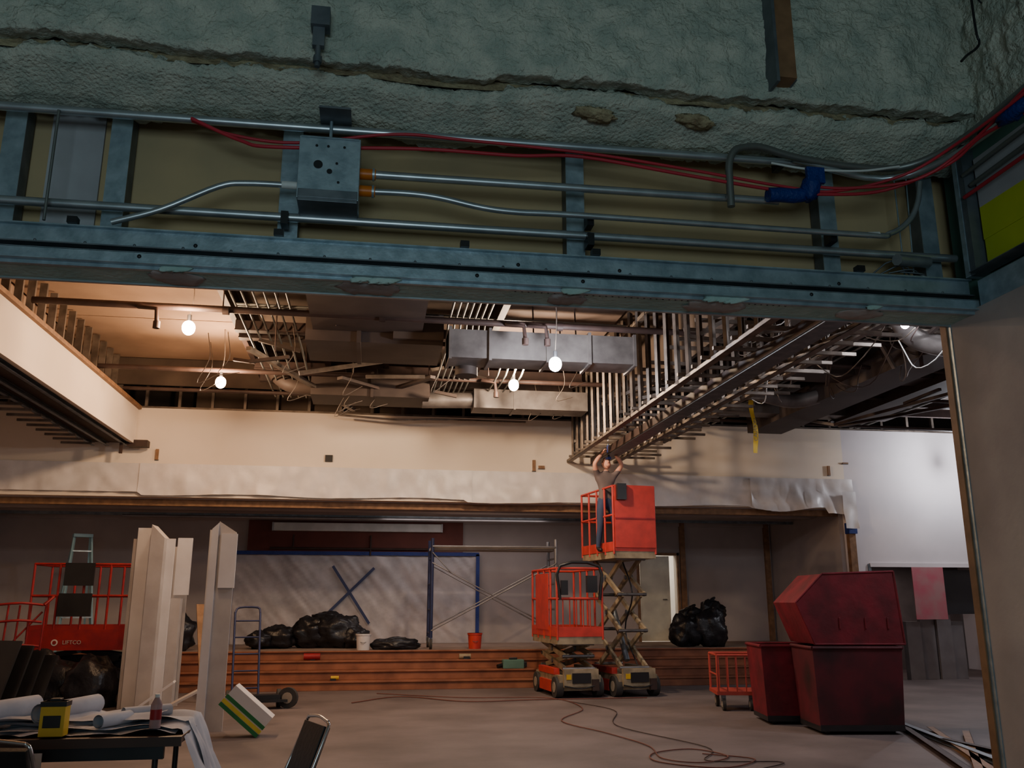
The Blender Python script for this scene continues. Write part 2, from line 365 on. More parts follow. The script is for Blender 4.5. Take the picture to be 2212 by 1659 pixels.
def upf(u,v):
    x=-4.0+6.98*u; y,z=prof([(0,3.60,3.89),(.06,3.50,3.868),(.12,3.485,3.89),(1.0,3.48,4.82)],v)
    n=fo(x,y,z); w_=(.014*noise.noise((x*3.1,0,3))+.012*noise.noise((x*11,0,3))) if v<.2 else 0
    return (x,y-n,z+w_+wav(x)*(1-v)+n*.5)
fm.grid(lowf,600,60,foam); fm.grid(midf,200,6,foamhole_shade); fm.grid(upf,600,120,foam)  # brown middle strip: open crack plus the groove's shadow line, painted in
fm.grid(lambda u,v:(lambda y,z:(2.90-abs(fo(y,z,2))*1.5-.03,y,z))(3.6-2.6*u,3.80+1.02*v+(.05*noise.noise((u*12,0,1)) if v<.05 else 0)),200,90,foam)
fm.grid(lambda u,v:(2.94-.07*v,3.6-2.6*u,3.86-.06*v),40,4,foam)
fm.done()
fh=B('exposed_foam_cavity')
for x,z in((.97,3.775),(1.46,3.785)):
    fh.ell((x,3.61,z+.0),(.09,.05,.024),foamhole_shade,28,12,lambda d:1+.5*noise.noise(d*2.5+Vector((x,0,0)))+.2*noise.noise(d*7),Matrix.Rotation(.12,3,'Y'))
fh.done()
fs=B('wood_furring_strip'); fs.box((1.80,3.40,3.93),(1.89,3.5,4.8),trimw); fs.box((1.785,3.39,3.9),(1.80,3.5,4.8),galvd); fs.box((1.89,3.42,3.93),(1.9,3.5,4.8),galvd);fs.done()
hk=B('hanger_bracket'); hk.box((-.34,3.40,3.97),(-.26,3.47,4.06),galvd); hk.box((-.33,3.42,3.88),(-.28,3.45,3.98),galvd); hk.tube([(-.305,3.43,3.78),(-.305,3.43,3.88)],.012,galvd,8); hk.tube([(-.305,3.43,3.8),(-.305,3.43,3.83)],.02,galvd,6); hk.done()
hk=B('hanger_wire'); hk.tube([(2.62,3.1,4.8),(2.61,3.1,4.1),(2.62,3.1,4.0),(2.60,3.1,3.96),(2.55,3.1,3.92),(2.5,3.08,3.87)],.006,black,6,4)
hk.tube([(2.6,3.12,4.8),(2.6,3.12,4.35),(2.66,3.1,4.2)],.004,black,6,3); hk.done()

# ------------------------------------------------------------------ hall ceiling & soffits
s=B('soffit_left')
s.box((-4.45,4.15,4.38),(-4.38,16.95,5.08),cream)
s.box((-4.46,4.15,5.04),(-4.32,16.95,5.10),trimw)
s.box((-4.40,4.15,4.36),(-4.34,16.95,4.42),cream)
s.box((-5.1,4.15,4.40),(-4.45,16.95,4.44),brownc)
for x in(-4.5,-4.85,-5.1): s.chan((x,4.15,4.36),(x,16.95,4.36),.06,.06,galvd)
y=4.3
while y<16.9:
    s.box((-5.55,y,4.30),(-5.05,y+.04,4.34),studm); s.box((-5.15,y,4.38),(-5.11,y+.04,5.94),studm)
    s.box((-4.7,y,5.1),(-4.6,y+.045,5.88),studm); y+=.41
s.box((-4.72,4.15,5.1),(-4.58,16.95,5.15),studm); s.box((-5.22,4.15,5.4),(-5.16,16.95,5.94),tanc)
s.box((-4.55,16.6,4.15),(-4.5,16.65,4.4),rust); s.box((-4.45,16.7,4.3),(-4.1,16.9,4.42),rust)
s.done()
s=B('soffit_framing')
y=4.5
while y<16.9:
    j=.03*R.uniform(-1,1)
    for x in(3.83,4.78):
        s.chan((x,y,4.28),(x+j*.3,y+j*.3,5.88),.045,.09,studm,.005)
    s.box((3.72+j,y+.05,4.28),(5.0+R.uniform(0,.5),y+.09,4.32),studm)
    if R.random()<.6: s.box((3.85,y+.15,4.9),(4.8,y+.18,4.95),studm)
    if R.random()<.5: s.bar((3.83,y,4.4+R.random()*.8),(4.78,y+R.uniform(-.3,.3),4.5+R.random()*.8),.03,.05,studm)
    y+=.40
for x in(3.83,4.78): s.chan((x,4.2,4.26),(x,16.95,4.26),.09,.05,studm)
s.box((4.18,4.2,4.14),(4.24,16.6,4.28),rust); s.box((4.36,4.2,4.14),(4.42,16.6,4.28),rust); s.box((4.18,4.2,4.13),(4.42,16.6,4.15),galvd)
s.box((3.8,4.2,5.6),(3.88,16.9,5.66),studm)
s.box((4.5,4.2,5.0),(4.56,16.9,5.88),brownc)
y=5
while y<15.5:
    s.box((5.3,y,4.45),(5.34,y+.04,5.3),studm); s.box((4.8,y,4.45),(5.6+R.uniform(0,.3),y+.04,4.49),studm); y+=.41
s.box((5.28,4.5,4.42),(5.36,15.6,4.46),studm)
s.done()
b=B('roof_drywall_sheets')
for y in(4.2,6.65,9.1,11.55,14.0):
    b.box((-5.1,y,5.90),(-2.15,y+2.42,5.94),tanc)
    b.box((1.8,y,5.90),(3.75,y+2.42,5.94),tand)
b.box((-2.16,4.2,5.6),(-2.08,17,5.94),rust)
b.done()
b=B('roof_joists')
for y in(12.9,13.3,15.2,16.0):
    b.box((-2.1,y,5.45),(3.7,y+.08,5.6),rust); b.box((-2.1,y-.04,5.44),(3.7,y+.12,5.46),rust)
    b.box((4.9,y,5.2),(14,y+.08,5.36),rust)
for x in(-.9,.1,1.7): b.box((x,4.2,5.55),(x+.1,16.4,5.9),rust)
for y in(8,9.5,11,14.3): b.box((5.6,y,5.3),(14,y+.1,5.5),brownc)
b.box((5.6,7,5.5),(14.1,16.4,5.6),brownc)
b.box((-5.1,16.45,5.4),(3.7,16.5,5.9),brownc); b.box((5.6,16.45,5.4),(14,16.5,5.9),brownc)
b.bar((-.6,14.2,5.1),(.9,15.8,5.1),.12,.05,rust); b.bar((.9,13.9,5.1),(-.2,15.8,5.15),.1,.05,rust)
b.bar((-1.9,13.0,5.2),(-.4,16.2,5.0),.08,.06,studm); b.bar((-1.2,13.6,5.0),(.2,13.9,5.35),.06,.06,studm)
for i in range(26):
    x=R.uniform(-2.0,3.2); y=R.uniform(11,16); z=R.uniform(4.95,5.5)
    if R.random()<.5: b.bar((x,y,z),(x+R.uniform(-1.,1.),y+R.uniform(-.3,.3),z+R.uniform(-.1,.2)),.05,.05,(rust,studm,ductd)[i%3])
    else: b.tube([(x,y,5.9),(x+.02,y,z)],.012,rust,6)
b.done()
b=B('plenum_studs')
x=-7.9
while x<14: b.box((x,17.05,5.12),(x+.05,17.12,5.94),studm); x+=.6
b.box((-8,17.02,5.085),(14.2,17.16,5.12),studm)
b.box((-3.4,17.2,5.1),(1.2,17.25,5.5),brownc); b.done()
b=B('conduit_bundle')
for i in range(6):
    x=-1.95+i*.14; b.tube([(x,4.3,5.5),(x,12.6,5.5+.02*i),(x+.1,13.2,5.3),(x+.1,16.4,5.25)],.016,emtg,6)
for i in range(7):
    x=1.0+i*.09; b.tube([(x,4.3,5.35),(x,10.8,5.35),(x,11.1,5.5),(x,12.3,5.5),(x,12.7,5.2),(x,16.4,5.2)],.016,emtg,6)
for i in range(4):
    x=1.9+i*.13; b.tube([(x,12.9,5.6),(x,13.2,5.3),(x+.05,13.8,5.15),(x+.05,16.4,5.2)],.016,emtg,6,3)
for i in range(3):
    y=12.2+i*.12; b.tube([(-2,y,5.62),(3.7,y+.1,5.6)],.018,emtg,6)
b.done()
b=B('sprinkler_pipe')
b.tube([(-4.3,11.25,5.22),(5.2,11.25,5.2)],.045,rust); b.tube([(-4.4,14.4,5.2),(5.0,14.4,5.2)],.04,rust); b.tube([(-4.4,15.9,5.2),(4.4,15.9,5.2)],.035,rust)
for x,y in((-3.0,11.25),(1.7,11.25),(2.0,11.25),(1.75,14.4)):
    b.tube([(x,y,5.2),(x,y-.12,5.16),(x+.22,y-.14,5.14),(x+.24,y-.14,4.95)],.03,rust,8); b.tube([(x+.24,y-.14,4.97),(x+.24,y-.14,4.88)],.045,rust,8)
for x in(-2,0,2.4): b.tube([(x,11.25,5.2),(x,11.25,5.88)],.01,rust,6); b.tube([(x,11.25,5.2),(x+.08,11.25,5.2)],.06,rust,10)
b.done()
b=B('air_duct')
b.box((.95,11.5,4.78),(3.6,12.0,5.18),duct)
for x in(.95,1.5,2.3,2.9,3.55): b.box((x,11.47,4.75),(x+.04,12.03,5.21),duct)
b.tube([(1.25,12.05,4.8),(1.25,12.05,4.66)],.16,ductd,16); b.done()
b=B('air_duct'); b.box((1.7,15.0,4.86),(3.75,15.5,5.2),duct); b.box((2.4,14.97,4.84),(2.44,15.52,5.22),duct); b.tube([(.8,15.2,5.0),(1.7,15.2,5.03)],.14,duct,14); b.done()
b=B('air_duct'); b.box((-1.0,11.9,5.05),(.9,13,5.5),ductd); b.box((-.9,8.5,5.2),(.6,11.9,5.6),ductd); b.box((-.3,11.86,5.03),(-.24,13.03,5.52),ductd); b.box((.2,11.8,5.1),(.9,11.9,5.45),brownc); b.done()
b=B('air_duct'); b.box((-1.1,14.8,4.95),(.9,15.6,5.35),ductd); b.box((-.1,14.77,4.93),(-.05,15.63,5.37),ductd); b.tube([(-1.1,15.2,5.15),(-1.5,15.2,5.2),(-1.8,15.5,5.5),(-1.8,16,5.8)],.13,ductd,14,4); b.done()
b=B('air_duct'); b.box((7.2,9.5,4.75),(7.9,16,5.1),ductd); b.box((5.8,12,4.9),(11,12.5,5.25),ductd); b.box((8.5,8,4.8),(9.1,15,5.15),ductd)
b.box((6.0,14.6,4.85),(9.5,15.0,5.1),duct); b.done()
b=B('flexible_duct')
pts=[(6.1,9.2,5.1),(6.6,9.6,4.75),(7.3,9.4,4.6),(8.2,9.0,4.75),(8.9,9.2,5.0)]
b.tube(pts,.13,duct,14,8); b.tube([(5.7,13.4,5.1),(6.2,13.2,4.85),(6.9,13.4,4.8),(7.4,13.2,4.9)],.12,duct,14,8); b.done()
b=B('conduit_bundle')
for x in(6.2,6.35,6.5,6.65,9.6,9.75): b.tube([(x,6,5.0),(x,16.4,5.0)],.02,emtg,6)
for y in(8.2,9,9.8,10.4,11.6,13.4,15.7): b.tube([(5.7,y,4.9+.02*y/9),(13.8,y,4.85)],.03,rust if y!=9.8 else studm,8)
b.bar((8.8,10.5,4.6),(8.2,14.5,4.65),.05,.05,rust); b.bar((8.2,14.5,4.65),(7.2,15.6,5.1),.05,.05,studm); b.bar((9.6,12,4.65),(8.25,14.45,4.62),.07,.05,rust)
for i in range(16):
    x=R.uniform(5.7,9.5); y=R.uniform(8,15); b.bar((x,y,R.uniform(4.6,5.1)),(x+R.uniform(-.8,.8),y+R.uniform(-1,1),R.uniform(4.6,5.2)),.05,.04,(rust,studm,ductd)[i%3])
b.tube([(5.7,16.2,4.95),(5.8,15.2,4.7),(5.9,14.7,4.7)],.02,studm,6); b.done()
b=B('hanging_wires')
for i in range(34):
    x=R.uniform(4.6,7.2); y=R.uniform(7.5,12.5); z=R.uniform(4.6,5.2); x2=x+R.uniform(-.3,.9); y2=y+R.uniform(.3,1.8); z2=R.uniform(4.6,5.2); dp=R.uniform(.1,.5)
    pts=[(x+(x2-x)*t+.05*math.sin(t*7+i),y+(y2-y)*t,z+(z2-z)*t-dp*4*t*(1-t)) for t in[k/10 for k in range(11)]]
    b.tube(pts,.007,(studm,whitec,rust)[i%3],5)
for i in range(16):
    x=R.uniform(-2.8,-2.2) if i<3 else R.uniform(-1.5,3.3); y=R.uniform(12.5,15.6); b.tube([(x,y,5.5),(x+.05,y,5.1),(x-.1,y,4.85-R.random()*.2),(x+.2,y+.1,4.9)],.006,studm,5,4)
b.tube([(-.7,16.6,4.98),(.4,16.5,4.9),(1.3,16.6,4.95),(2.9,16.6,4.95)],.02,studm,6,4)
b.done()
def text(name,body,size,loc,rot,m,parent=None):
    cu=bpy.data.curves.new(name,'FONT'); cu.body=body; cu.size=size; cu.extrude=.001; cu.align_x='CENTER'; cu.align_y='CENTER'
    o=bpy.data.objects.new(name,cu); COL.objects.link(o); o.location=loc; o.rotation_euler=rot; cu.materials.append(m)
    if parent: o.parent=parent
    return o
b=B('caution_tape')
b.grid(lambda u,v:(5.47+.07*u+.02*math.sin(v*5),12+.02*math.sin(v*9+u),3.66+.80*v),3,14,tapey); ct=b.done()
text('tape_lettering','CAUTION',.075,(5.51,11.96,4.0),(math.pi/2,-math.pi/2,0),black,ct)

# ------------------------------------------------------------------ lamps
def bulb(x,y,z,colr,watt,top=5.9,r=.085,e=60):
    b=B('light_bulb'); em=mat('bulb_glow',colr,.5,emit=e)
    em.node_tree.nodes['Principled BSDF'].inputs['Emission Color'].default_value=(*colr,1)
    b.ell((0,0,0),(r,r,r*1.15),em,16,12); b.tube([(0,0,r),(0,0,r+.09)],.028,black,10); b.tube([(0,0,r+.08),(.03,.02,(top-z)*.5),(0,0,top-z)],.006,studm,5,3)
    o=b.done((x,y,z))
    l=bpy.data.lights.new('bulb_light','POINT'); l.color=colr; l.energy=watt; l.shadow_soft_size=r*1.3
    lo=bpy.data.objects.new('bulb_light',l); COL.objects.link(lo); lo.parent=o; lo.location=(0,-r-.08-r,-.0)
    return o
W1=(1,.64,.37); W2=(1,.73,.49); C1=(.90,.92,1)
bulb(-2.44,11.43,5.0,W1,200); bulb(-2.5,14.4,5.0,W1,260); bulb(2.22,13.84,5.0,W2,460); bulb(2.30,10.9,4.57,C1,160)
bulb(-2.4,7.4,5.1,W1,50); bulb(8.2,8.2,4.72,C1,230); bulb(11.9,16.2,4.45,C1,150,top=5.5)  # first two hang out of view behind the header, added as fill
bulb(6.09,9.0,4.71,C1,40,top=5.3,r=.05)
def area(name,loc,rot,size,col,watt,sy=None):
    l=bpy.data.lights.new(name,'AREA'); l.size=size; l.energy=watt; l.color=col
    if sy: l.shape='RECTANGLE'; l.size_y=sy
    o=bpy.data.objects.new(name,l); COL.objects.link(o); o.location=loc; o.rotation_euler=rot; return o
area('daylight_from_entrance',(-.3,-3.2,1.9),(math.radians(104),0,0),2.4,(.66,.91,1),85,1.6)
area('door_room_light',(6.9,21.6,3.2),(0,0,0),1.0,(1,.9,.7),60)
area('passage_light',(12,18.6,2.4),(0,0,0),1.0,(1,.8,.75),14)
area('stage_fill_light',(2,18.6,3.2),(math.radians(20),0,0),3.5,(1,.86,.82),24,.5)  # added fill to brighten the stage, no fixture hangs there

# ------------------------------------------------------------------ scissor lifts
def wheel(b,c,r,w,m=tire):
    b.tube([(c[0]-w/2,c[1],c[2]),(c[0]+w/2,c[1],c[2])],r,m,20); b.tube([(c[0]-w/2-.006,c[1],c[2]),(c[0]+w/2+.006,c[1],c[2])],r*.5,hub,14)
def lift(loc,rz,deck,levels,wd,ln,rc_,solid=True,basem=tan,mark=False):
    b=B('scissor_lift'); hw=wd/2; hl=ln/2
    b.box((-hw+.04,-hl+.05,.12),(hw-.04,hl-.05,.36),basem); b.box((-hw+.1,-hl-.02,.18),(hw-.1,-hl+.06,.46),basem)
    b.box((-hw+.02,-hl+.3,.36),(-hw+.12,hl-.3,.46),rc_); b.box((hw-.12,-hl+.3,.36),(hw-.02,hl-.3,.46),basem)
    b.box((-hw,-hl+.42,.08),(-hw+.05,hl-.42,.26),rc_)
    b.box((-.16,-hl-.04,.24),(.16,-hl,.40),black); b.box((-hw+.14,-hl-.035,.3),(-hw+.22,-hl,.38),yt)
    b.box((.18,-hl-.05,.12),(.3,-hl,.3),rust); b.tube([(-.3,-hl-.03,.2),(.0,-hl-.06,.16),(.3,-hl-.03,.22)],.012,black,6,4)
    for sx in(-1,1):
        for sy in(-1,1): wheel(b,(sx*(hw-.05),sy*(hl-.2),.17),.17,.12)
    z0=.46; z1=deck-.12; h=(z1-z0)/levels; L=ln*.84; dx=math.sqrt(max(L*L-h*h,.01))/2
    for k in range(levels):
        za=z0+h*k; zb_=za+h
        for sx in(-1,1):
            x=sx*(hw-.16); xi=sx*(hw-.22)
            b.bar((x,-dx,za),(x,dx,zb_),.045,.08,basem); b.bar((xi,dx,za),(xi,-dx,zb_),.045,.08,basem)
            b.tube([(x+sx*.04,0,(za+zb_)/2),(xi-sx*.05,0,(za+zb_)/2)],.04,galvd,10)
        for yy in(-dx,dx): b.tube([(-hw+.12,yy,zb_),(hw-.12,yy,zb_)],.028,scafg,8); b.tube([(-hw+.12,yy,za),(hw-.12,yy,za)],.028,scafg,8)
    if levels>2: 
        b.tube([(0,-.5*dx,z0+.1),(0,.5*dx,z0+h*1.6)],.05,galvd,10); b.tube([(.08,-dx,z0),(.1,0,z0+h),(.06,-dx*.8,z0+h*2),(.08,0,z0+h*3)],.014,black,6,4)
    b.box((-hw,-hl,deck-.12),(hw,hl,deck),basem if solid else rc_)
    b.box((-hw-.01,-hl-.01,deck),(hw+.01,-hl+.02,deck+.16),rc_); b.box((-hw-.01,hl-.02,deck),(hw+.01,hl+.01,deck+.16),rc_)
    for sx in(-1,1): b.box((sx*hw-.012,-hl,deck),(sx*hw+.012,hl,deck+.16),rc_)
    top=deck+1.12
    for sx in(-1,1):
        for zz in(top,deck+.62): b.tube([(sx*hw,-hl,zz),(sx*hw,hl,zz)],.021,rc_,8)
        for yy in[-hl,-hl*.5,0,hl*.5,hl]: b.tube([(sx*hw,yy,deck-.05),(sx*hw,yy,top)],.02,rc_,8)
    for yy in(-hl,hl):
        for zz in(top,deck+.62): b.tube([(-hw,yy,zz),(hw,yy,zz)],.021,rc_,8)
    if solid==1:
        b.box((-hw+.02,-hl-.03,deck+.06),(hw+.0,-hl-.005,deck+1.14),rc_); b.box((-hw+.02,-hl-.04,deck+.55),(hw,-hl-.03,deck+.575),redd)
        b.box((hw-.0,-hl-.02,deck+.06),(hw+.012,-hl+.5,deck+.6),rc_)
        b.box((-hw+.05,-hl-.1,deck+.88),(-hw+.22,-hl-.03,deck+1.16),black); 
    if solid==2:
        b.tube([(-hw+.05,-hl-.01,deck+.6),(-hw+.05,-hl-.01,top+.04),(hw-.05,-hl-.01,top+.04),(hw-.05,-hl-.01,deck+.6)],.028,black,8,3)
        b.box((.12,-hl-.06,deck+.72),(.30,-hl+.02,deck+1.0),black); b.box((-.34,-hl-.05,deck+.68),(-.22,-hl,deck+.92),black)
        b.box((-hw-.02,-.3,deck+.1),(-hw-.008,.5,deck+1.05),rc_)
        for k in range(5): b.tube([(-hw+.1+k*.12,-hl,deck+.16),(-hw+.1+k*.12,-hl,deck+.62)],.01,rc_,6)
    if mark:
        b.box((hw+.0,-hl,deck-.22),(hw+.03,hl,deck+.1),redd)
        b.box((hw+.02,-.35,deck+.30),(hw+.06,.15,deck+.66),black); b.box((hw+.02,-.3,deck+.78),(hw+.06,.15,deck+1.14),black)
        b.box((hw-.35,-hl+.1,.4),(hw-.3,hl-.1,deck-.3),black)
        b.tube([(hw+.031,-.34,deck-.1),(hw+.035,-.34,deck-.1)],.05,white,20)
        b.tube([(hw+.036,-.34,deck-.1),(hw+.038,-.34,deck-.1)],.03,redd,16)
    o=b.done(loc,rz)
    if mark:
        text('side_lettering','LIFTCO',.085,(hw+.035,-.08,deck-.1),(math.pi/2,0,math.pi/2),beige,o)
    return o
lift((4.44,15.75,0),math.radians(7),2.40,3,.78,1.55,red,1)
lift((3.46,15.72,0),math.radians(5),.98,2,.80,1.55,red,2)
lift((-4.55,15.9,0),math.radians(-90),1.02,2,.82,1.55,redd,0,basem=black,mark=True)
b=B('black_tarp_heap')
for c,r in(((-4.6,15.0,.25),(.75,.35,.38)),((-4.1,14.9,.3),(.45,.35,.42)),((-4.9,15.0,.5),(.35,.3,.3))):
    b.ell(c,r,bag,30,18,lambda d:1+.3*noise.noise(d*2+Vector(c))+.08*noise.noise(d*7),zmin=.0)
b.done()

# ------------------------------------------------------------------ trash bags
def bagobj(items,knot=None,zf=.652):
    b=B('garbage_bag_pile')
    for c,r in items:
        sd=Vector(c)*3
        b.ell(c,r,bag,36,24,lambda d:1+.3*noise.noise(d*1.8+sd)+.14*noise.noise(d*5+sd)+.05*noise.noise(d*12+sd),zmin=zf)
        if knot: b.tube([(c[0],c[1],c[2]+r[2]*.8),(c[0]+.02,c[1],c[2]+r[2]*1.05),(c[0]+.08,c[1],c[2]+r[2]*1.22)],.07,bag,8,3,r2=.02)
    return b.done()
bagobj([((-1.75,18.7,.85),(.4,.3,.24)),((-1.1,18.8,.92),(.45,.35,.32)),((-.6,18.7,.95),(.45,.32,.34)),((-.25,18.6,.85),(.3,.3,.22)),((-.8,18.9,1.15),(.35,.3,.2)),((-2.1,18.5,.82),(.25,.25,.18))])
bagobj([((.55,17.95,.74),(.45,.22,.13))])
bagobj([((-3.55,18.0,.95),(.32,.28,.38))],1)
bagobj([((6.5,18.1,.95),(.34,.3,.36)),((7.0,18.0,1.0),(.37,.3,.44)),((7.1,18.1,1.32),(.28,.22,.26)),((6.7,18.2,1.22),(.27,.25,.22))],1)
def bucket(loc,m,r=.14,h=.3):
    b=B('bucket'); b.tube([(0,0,0),(0,0,h)],r*.85,m,20,r2=r,cap=True); b.tube([(0,0,h-.03),(0,0,h)],r*1.06,m,20)
    b.tube([(-r,0,h-.03),(-r*.7,-.05,h*.6),(0,-.16,h*.45),(r*.7,-.05,h*.6),(r,0,h-.03)],.005,galvd,5,4); return b.done(loc)
bucket((-.07,17.85,.65),white); bucket((2.1,17.95,.65),red)
b=B('power_tool_case'); b.box((-.2,-.1,0),(.2,.1,.16),greenb); b.box((-.08,-.03,.16),(.08,.0,.2),black); b.box((.2,-.06,.02),(.26,.06,.12),black); b.tube([(-.3,-.05,.04),(-.2,0,.06)],.04,black); b.done((2.75,17.25,.325),bevel=.015)
b=B('power_tool'); b.tube([(-.15,0,.07),(.15,0,.07)],.06,redd,12); b.box((-.03,-.03,0),(.06,.03,.06),black); b.done((-1.0,17.5,.488))
b=B('power_tool'); b.tube([(-.07,0,.05),(.07,0,.05)],.035,yt,12); b.box((-.08,-.04,0),(.02,.04,.04),black); b.done((-.55,17.02,.1625))
b=B('power_tool'); b.tube([(-.1,0,.05),(.12,0,.05)],.05,tan,12); b.box((-.02,-.05,0),(.1,.04,.05),black); b.done((1.85,17.5,.488))
b=B('rolling_scaffold')
for x in(1.22,3.72):
    for y in(17.8,18.6):
        b.tube([(x,y,.85),(x,y,2.78)],.035,scaf if x<2 else scafg,10); wheel(b,(x+.0,y,.755),.1,.05); b.box((x-.04,y-.03,.78),(x+.04,y+.03,.87),scafg)
    for z in(.95,1.4,1.9,2.4,2.6): b.tube([(x,17.8,z),(x,18.6,z)],.02,scaf if x<2 else scafg,8)
for y in(17.77,18.63):
    b.tube([(1.22,y,1.0),(3.72,y,2.3)],.014,scafg,8); b.tube([(1.22,y,2.3),(3.72,y,1.0)],.014,scafg,8)
    b.tube([(1.22,y,2.62),(3.72,y,2.62)],.02,scafg,8)
b.box((1.2,17.85,2.56),(3.75,18.55,2.61),plank); b.tube([(1.22,17.75,2.5),(1.6,17.75,2.1)],.012,scafg); b.done()

# ------------------------------------------------------------------ free-standing panels
b=B('drywall_sheet_stack')
b.box((-3.42,14.5,0),(-3.2,14.9,2.66),white); b.prism([(-3.18,0),(-2.98,0),(-2.98,2.5),(-3.18,2.7)],14.3,14.7,beige); b.box((-2.98,14.5,0),(-2.86,14.54,2.5),white)
b.box((-2.84,14.6,1.65),(-2.62,14.64,2.52),white); b.box((-2.86,14.55,0),(-2.72,14.75,1.6),beige); b.box((-3.45,14.88,0),(-2.7,14.93,2.4),beige)
b.box((-3.5,14.6,0),(-3.44,14.95,2.5),beige); b.done((-.14,0,0))
b=B('standing_drywall_sheet')
b.prism([(-1.95,0),(-1.84,0),(-1.84,2.54),(-1.92,2.46)],11.9,11.93,white)
b.prism([(-1.84,0),(-1.62,0),(-1.62,2.42),(-1.84,2.56)],11.93,11.96,beige); b.box((-1.80,11.9,1.72),(-1.60,11.93,2.40),white)
b.box((-1.95,11.93,0),(-1.9,12.4,2.45),white); b.done((-.1,0,0))
b=B('striped_carton')
X=Matrix.Translation((-1.62,11.45,-.13))@Matrix.Rotation(math.radians(40),4,'Y')
b.box((-.38,-.12,.34),(.20,.18,.62),white,X)
for x0,m in((.34,gr),(.39,yl),(.45,gr)): b.box((-.385,-.125,x0),(.205,-.119,x0+.045),m,X)
b.done()
b=B('leaning_board'); b.bar((-3.25,14.05,.05),(-2.75,14.1,.42),.3,.03,white); b.bar((-2.9,13.9,.03),(-2.35,14.0,.32),.3,.03,beige); b.done()
b=B('wood_plank'); b.bar((-2.5,15.2,.03),(-2.85,16.2,1.5),.12,.03,woodl); b.done()
b=B('hand_truck')
for x in(-.19,.19): b.tube([(x,.0,.16),(x-.02,.42,1.38)],.017,scaf,8)
for t in(.1,.3,.5,.7,.9): b.tube([(-.19,.42*t,.16+1.22*t),(.19,.42*t,.16+1.22*t)],.012,scaf,8)
b.tube([(-.21,.42,1.38),(-.15,.47,1.46),(.13,.47,1.46),(.17,.42,1.38)],.017,scaf,8,3)
b.box((-.22,-.3,.10),(.6,.05,.135),black); b.box((.1,-.25,.135),(.5,.0,.2),black)
for x in(-.24,.5): wheel(b,(x,.06,.13),.13,.06)
b.tube([(.6,-.23,.15),(.63,-.17,.15)],.15,tire,20); b.tube([(.595,-.24,.15),(.635,-.16,.15)],.08,hub,14)
b.done((-1.78,14.4,0),math.radians(10))
b=B('step_ladder')
H_=2.15
for sx in(-1,1):
    b.bar((sx*.3,-.4,0),(sx*.14,0,H_),.03,.08,lad); b.bar((sx*.3,.5,0),(sx*.14,.05,H_-.05),.03,.05,lad)
for k in range(1,7):
    t=k/7; b.box((-.3+.16*t,-.44+.4*t,H_*t-.012),(.3-.16*t,-.36+.4*t,H_*t+.012),galv)
b.box((-.17,-.08,H_-.04),(.17,.12,H_+.02),lad); b.done((-5.5,18.3,.65),math.radians(25))
b=B('wire_dolly')
for z in(.5,.9,1.25,1.5): b.tube([(-.35,0,z),(0,-.1,z+.03),(.3,0,z)],.018,redd,8,3)
for x in(-.35,-.2,-.05,.1,.3): b.tube([(x,0,.1),(x+.04,0,1.5)],.015,redd,8)
b.tube([(-.35,0,.6),(.3,.05,1.4)],.014,redd,8); b.tube([(.3,0,1.5),(.42,-.1,1.62),(.3,-.2,1.5)],.02,redd,8,4)
for x in(-.3,.25): wheel(b,(x,0,.1),.1,.05)
b.box((-.35,-.25,.1),(.3,.2,.13),redd); b.done((-5.15,14.6,0),.4)
b=B('stacked_black_panels')
for i in range(4): b.bar((-5.3+i*.16,13.9+.05*i,.01),(-5.15+i*.14,14.2+.05*i,1.0-.07*i),.6,.03,black)
b.done()

# ------------------------------------------------------------------ platform cart and bins
b=B('platform_cart')
b.box((-.5,-.35,.22),(.5,.35,.27),cart)
for x in(-.48,.48):
    for y in(-.33,.33): b.tube([(x,y,.27),(x,y,.78)],.018,cart,8)
    b.tube([(x,-.33,.78),(x,.33,.78)],.018,cart,8); b.tube([(x,-.33,.5),(x,.33,.5)],.014,cart,8)
for y in(-.33,.33):
    b.tube([(-.48,y,.78),(.48,y,.78)],.018,cart,8)
    for k in range(1,7): b.tube([(-.48+k*.137,y,.27),(-.48+k*.137,y,.78)],.009,cart,6)
for x,y in((-.4,-.28),(.4,-.28),(-.4,.28),(.4,.28),(0,-.28)): wheel(b,(x,y,.09),.09,.045); b.box((x-.03,y-.03,.14),(x+.03,y+.03,.22),galvd)
b.done((5.66,13.2,0),math.radians(-12))
def tub(name,x0,x1,y0,y1,z0,z1,m,rz=0,tap=.06,m2=None):
    b=B(name); cx,cy=(x0+x1)/2,(y0+y1)/2; hx,hy=(x1-x0)/2,(y1-y0)/2; h=z1-z0
    o=[(-hx+tap,-hy+tap,.1),(hx-tap,-hy+tap,.1),(hx-tap,hy-tap,.1),(-hx+tap,hy-tap,.1),(-hx,-hy,h),(hx,-hy,h),(hx,hy,h),(-hx,hy,h)]
    b.add(o,[(0,3,2,1),(0,1,5,4),(1,2,6,5),(2,3,7,6),(3,0,4,7)],m)
    i=[(x*.96,y*.96,z+(0 if z>.5 else .03)) for x,y,z in o]; b.add(i,[(0,1,2,3),(4,5,1,0),(5,6,2,1),(6,7,3,2),(7,4,0,3)],m)
    for a,c in(((-hx,-hy),(hx,-hy)),((hx,-hy),(hx,hy)),((hx,hy),(-hx,hy)),((-hx,hy),(-hx,-hy))): b.tube([(a[0],a[1],h),(c[0],c[1],h)],.022,m,8)
    b.box((-hx+.04,-hy+.03,.04),(hx-.04,hy-.03,.11),black)
    for x,y in((-hx+.15,-hy+.15),(hx-.15,-hy+.15),(-hx+.15,hy-.15),(hx-.15,hy-.15)): wheel(b,(x,y,.05),.05,.04)
    return b.done((cx,cy,z0),rz)
tub('laundry_bin',5.42,6.52,10.4,11.2,0,1.0,crimd,math.radians(-8),.04)
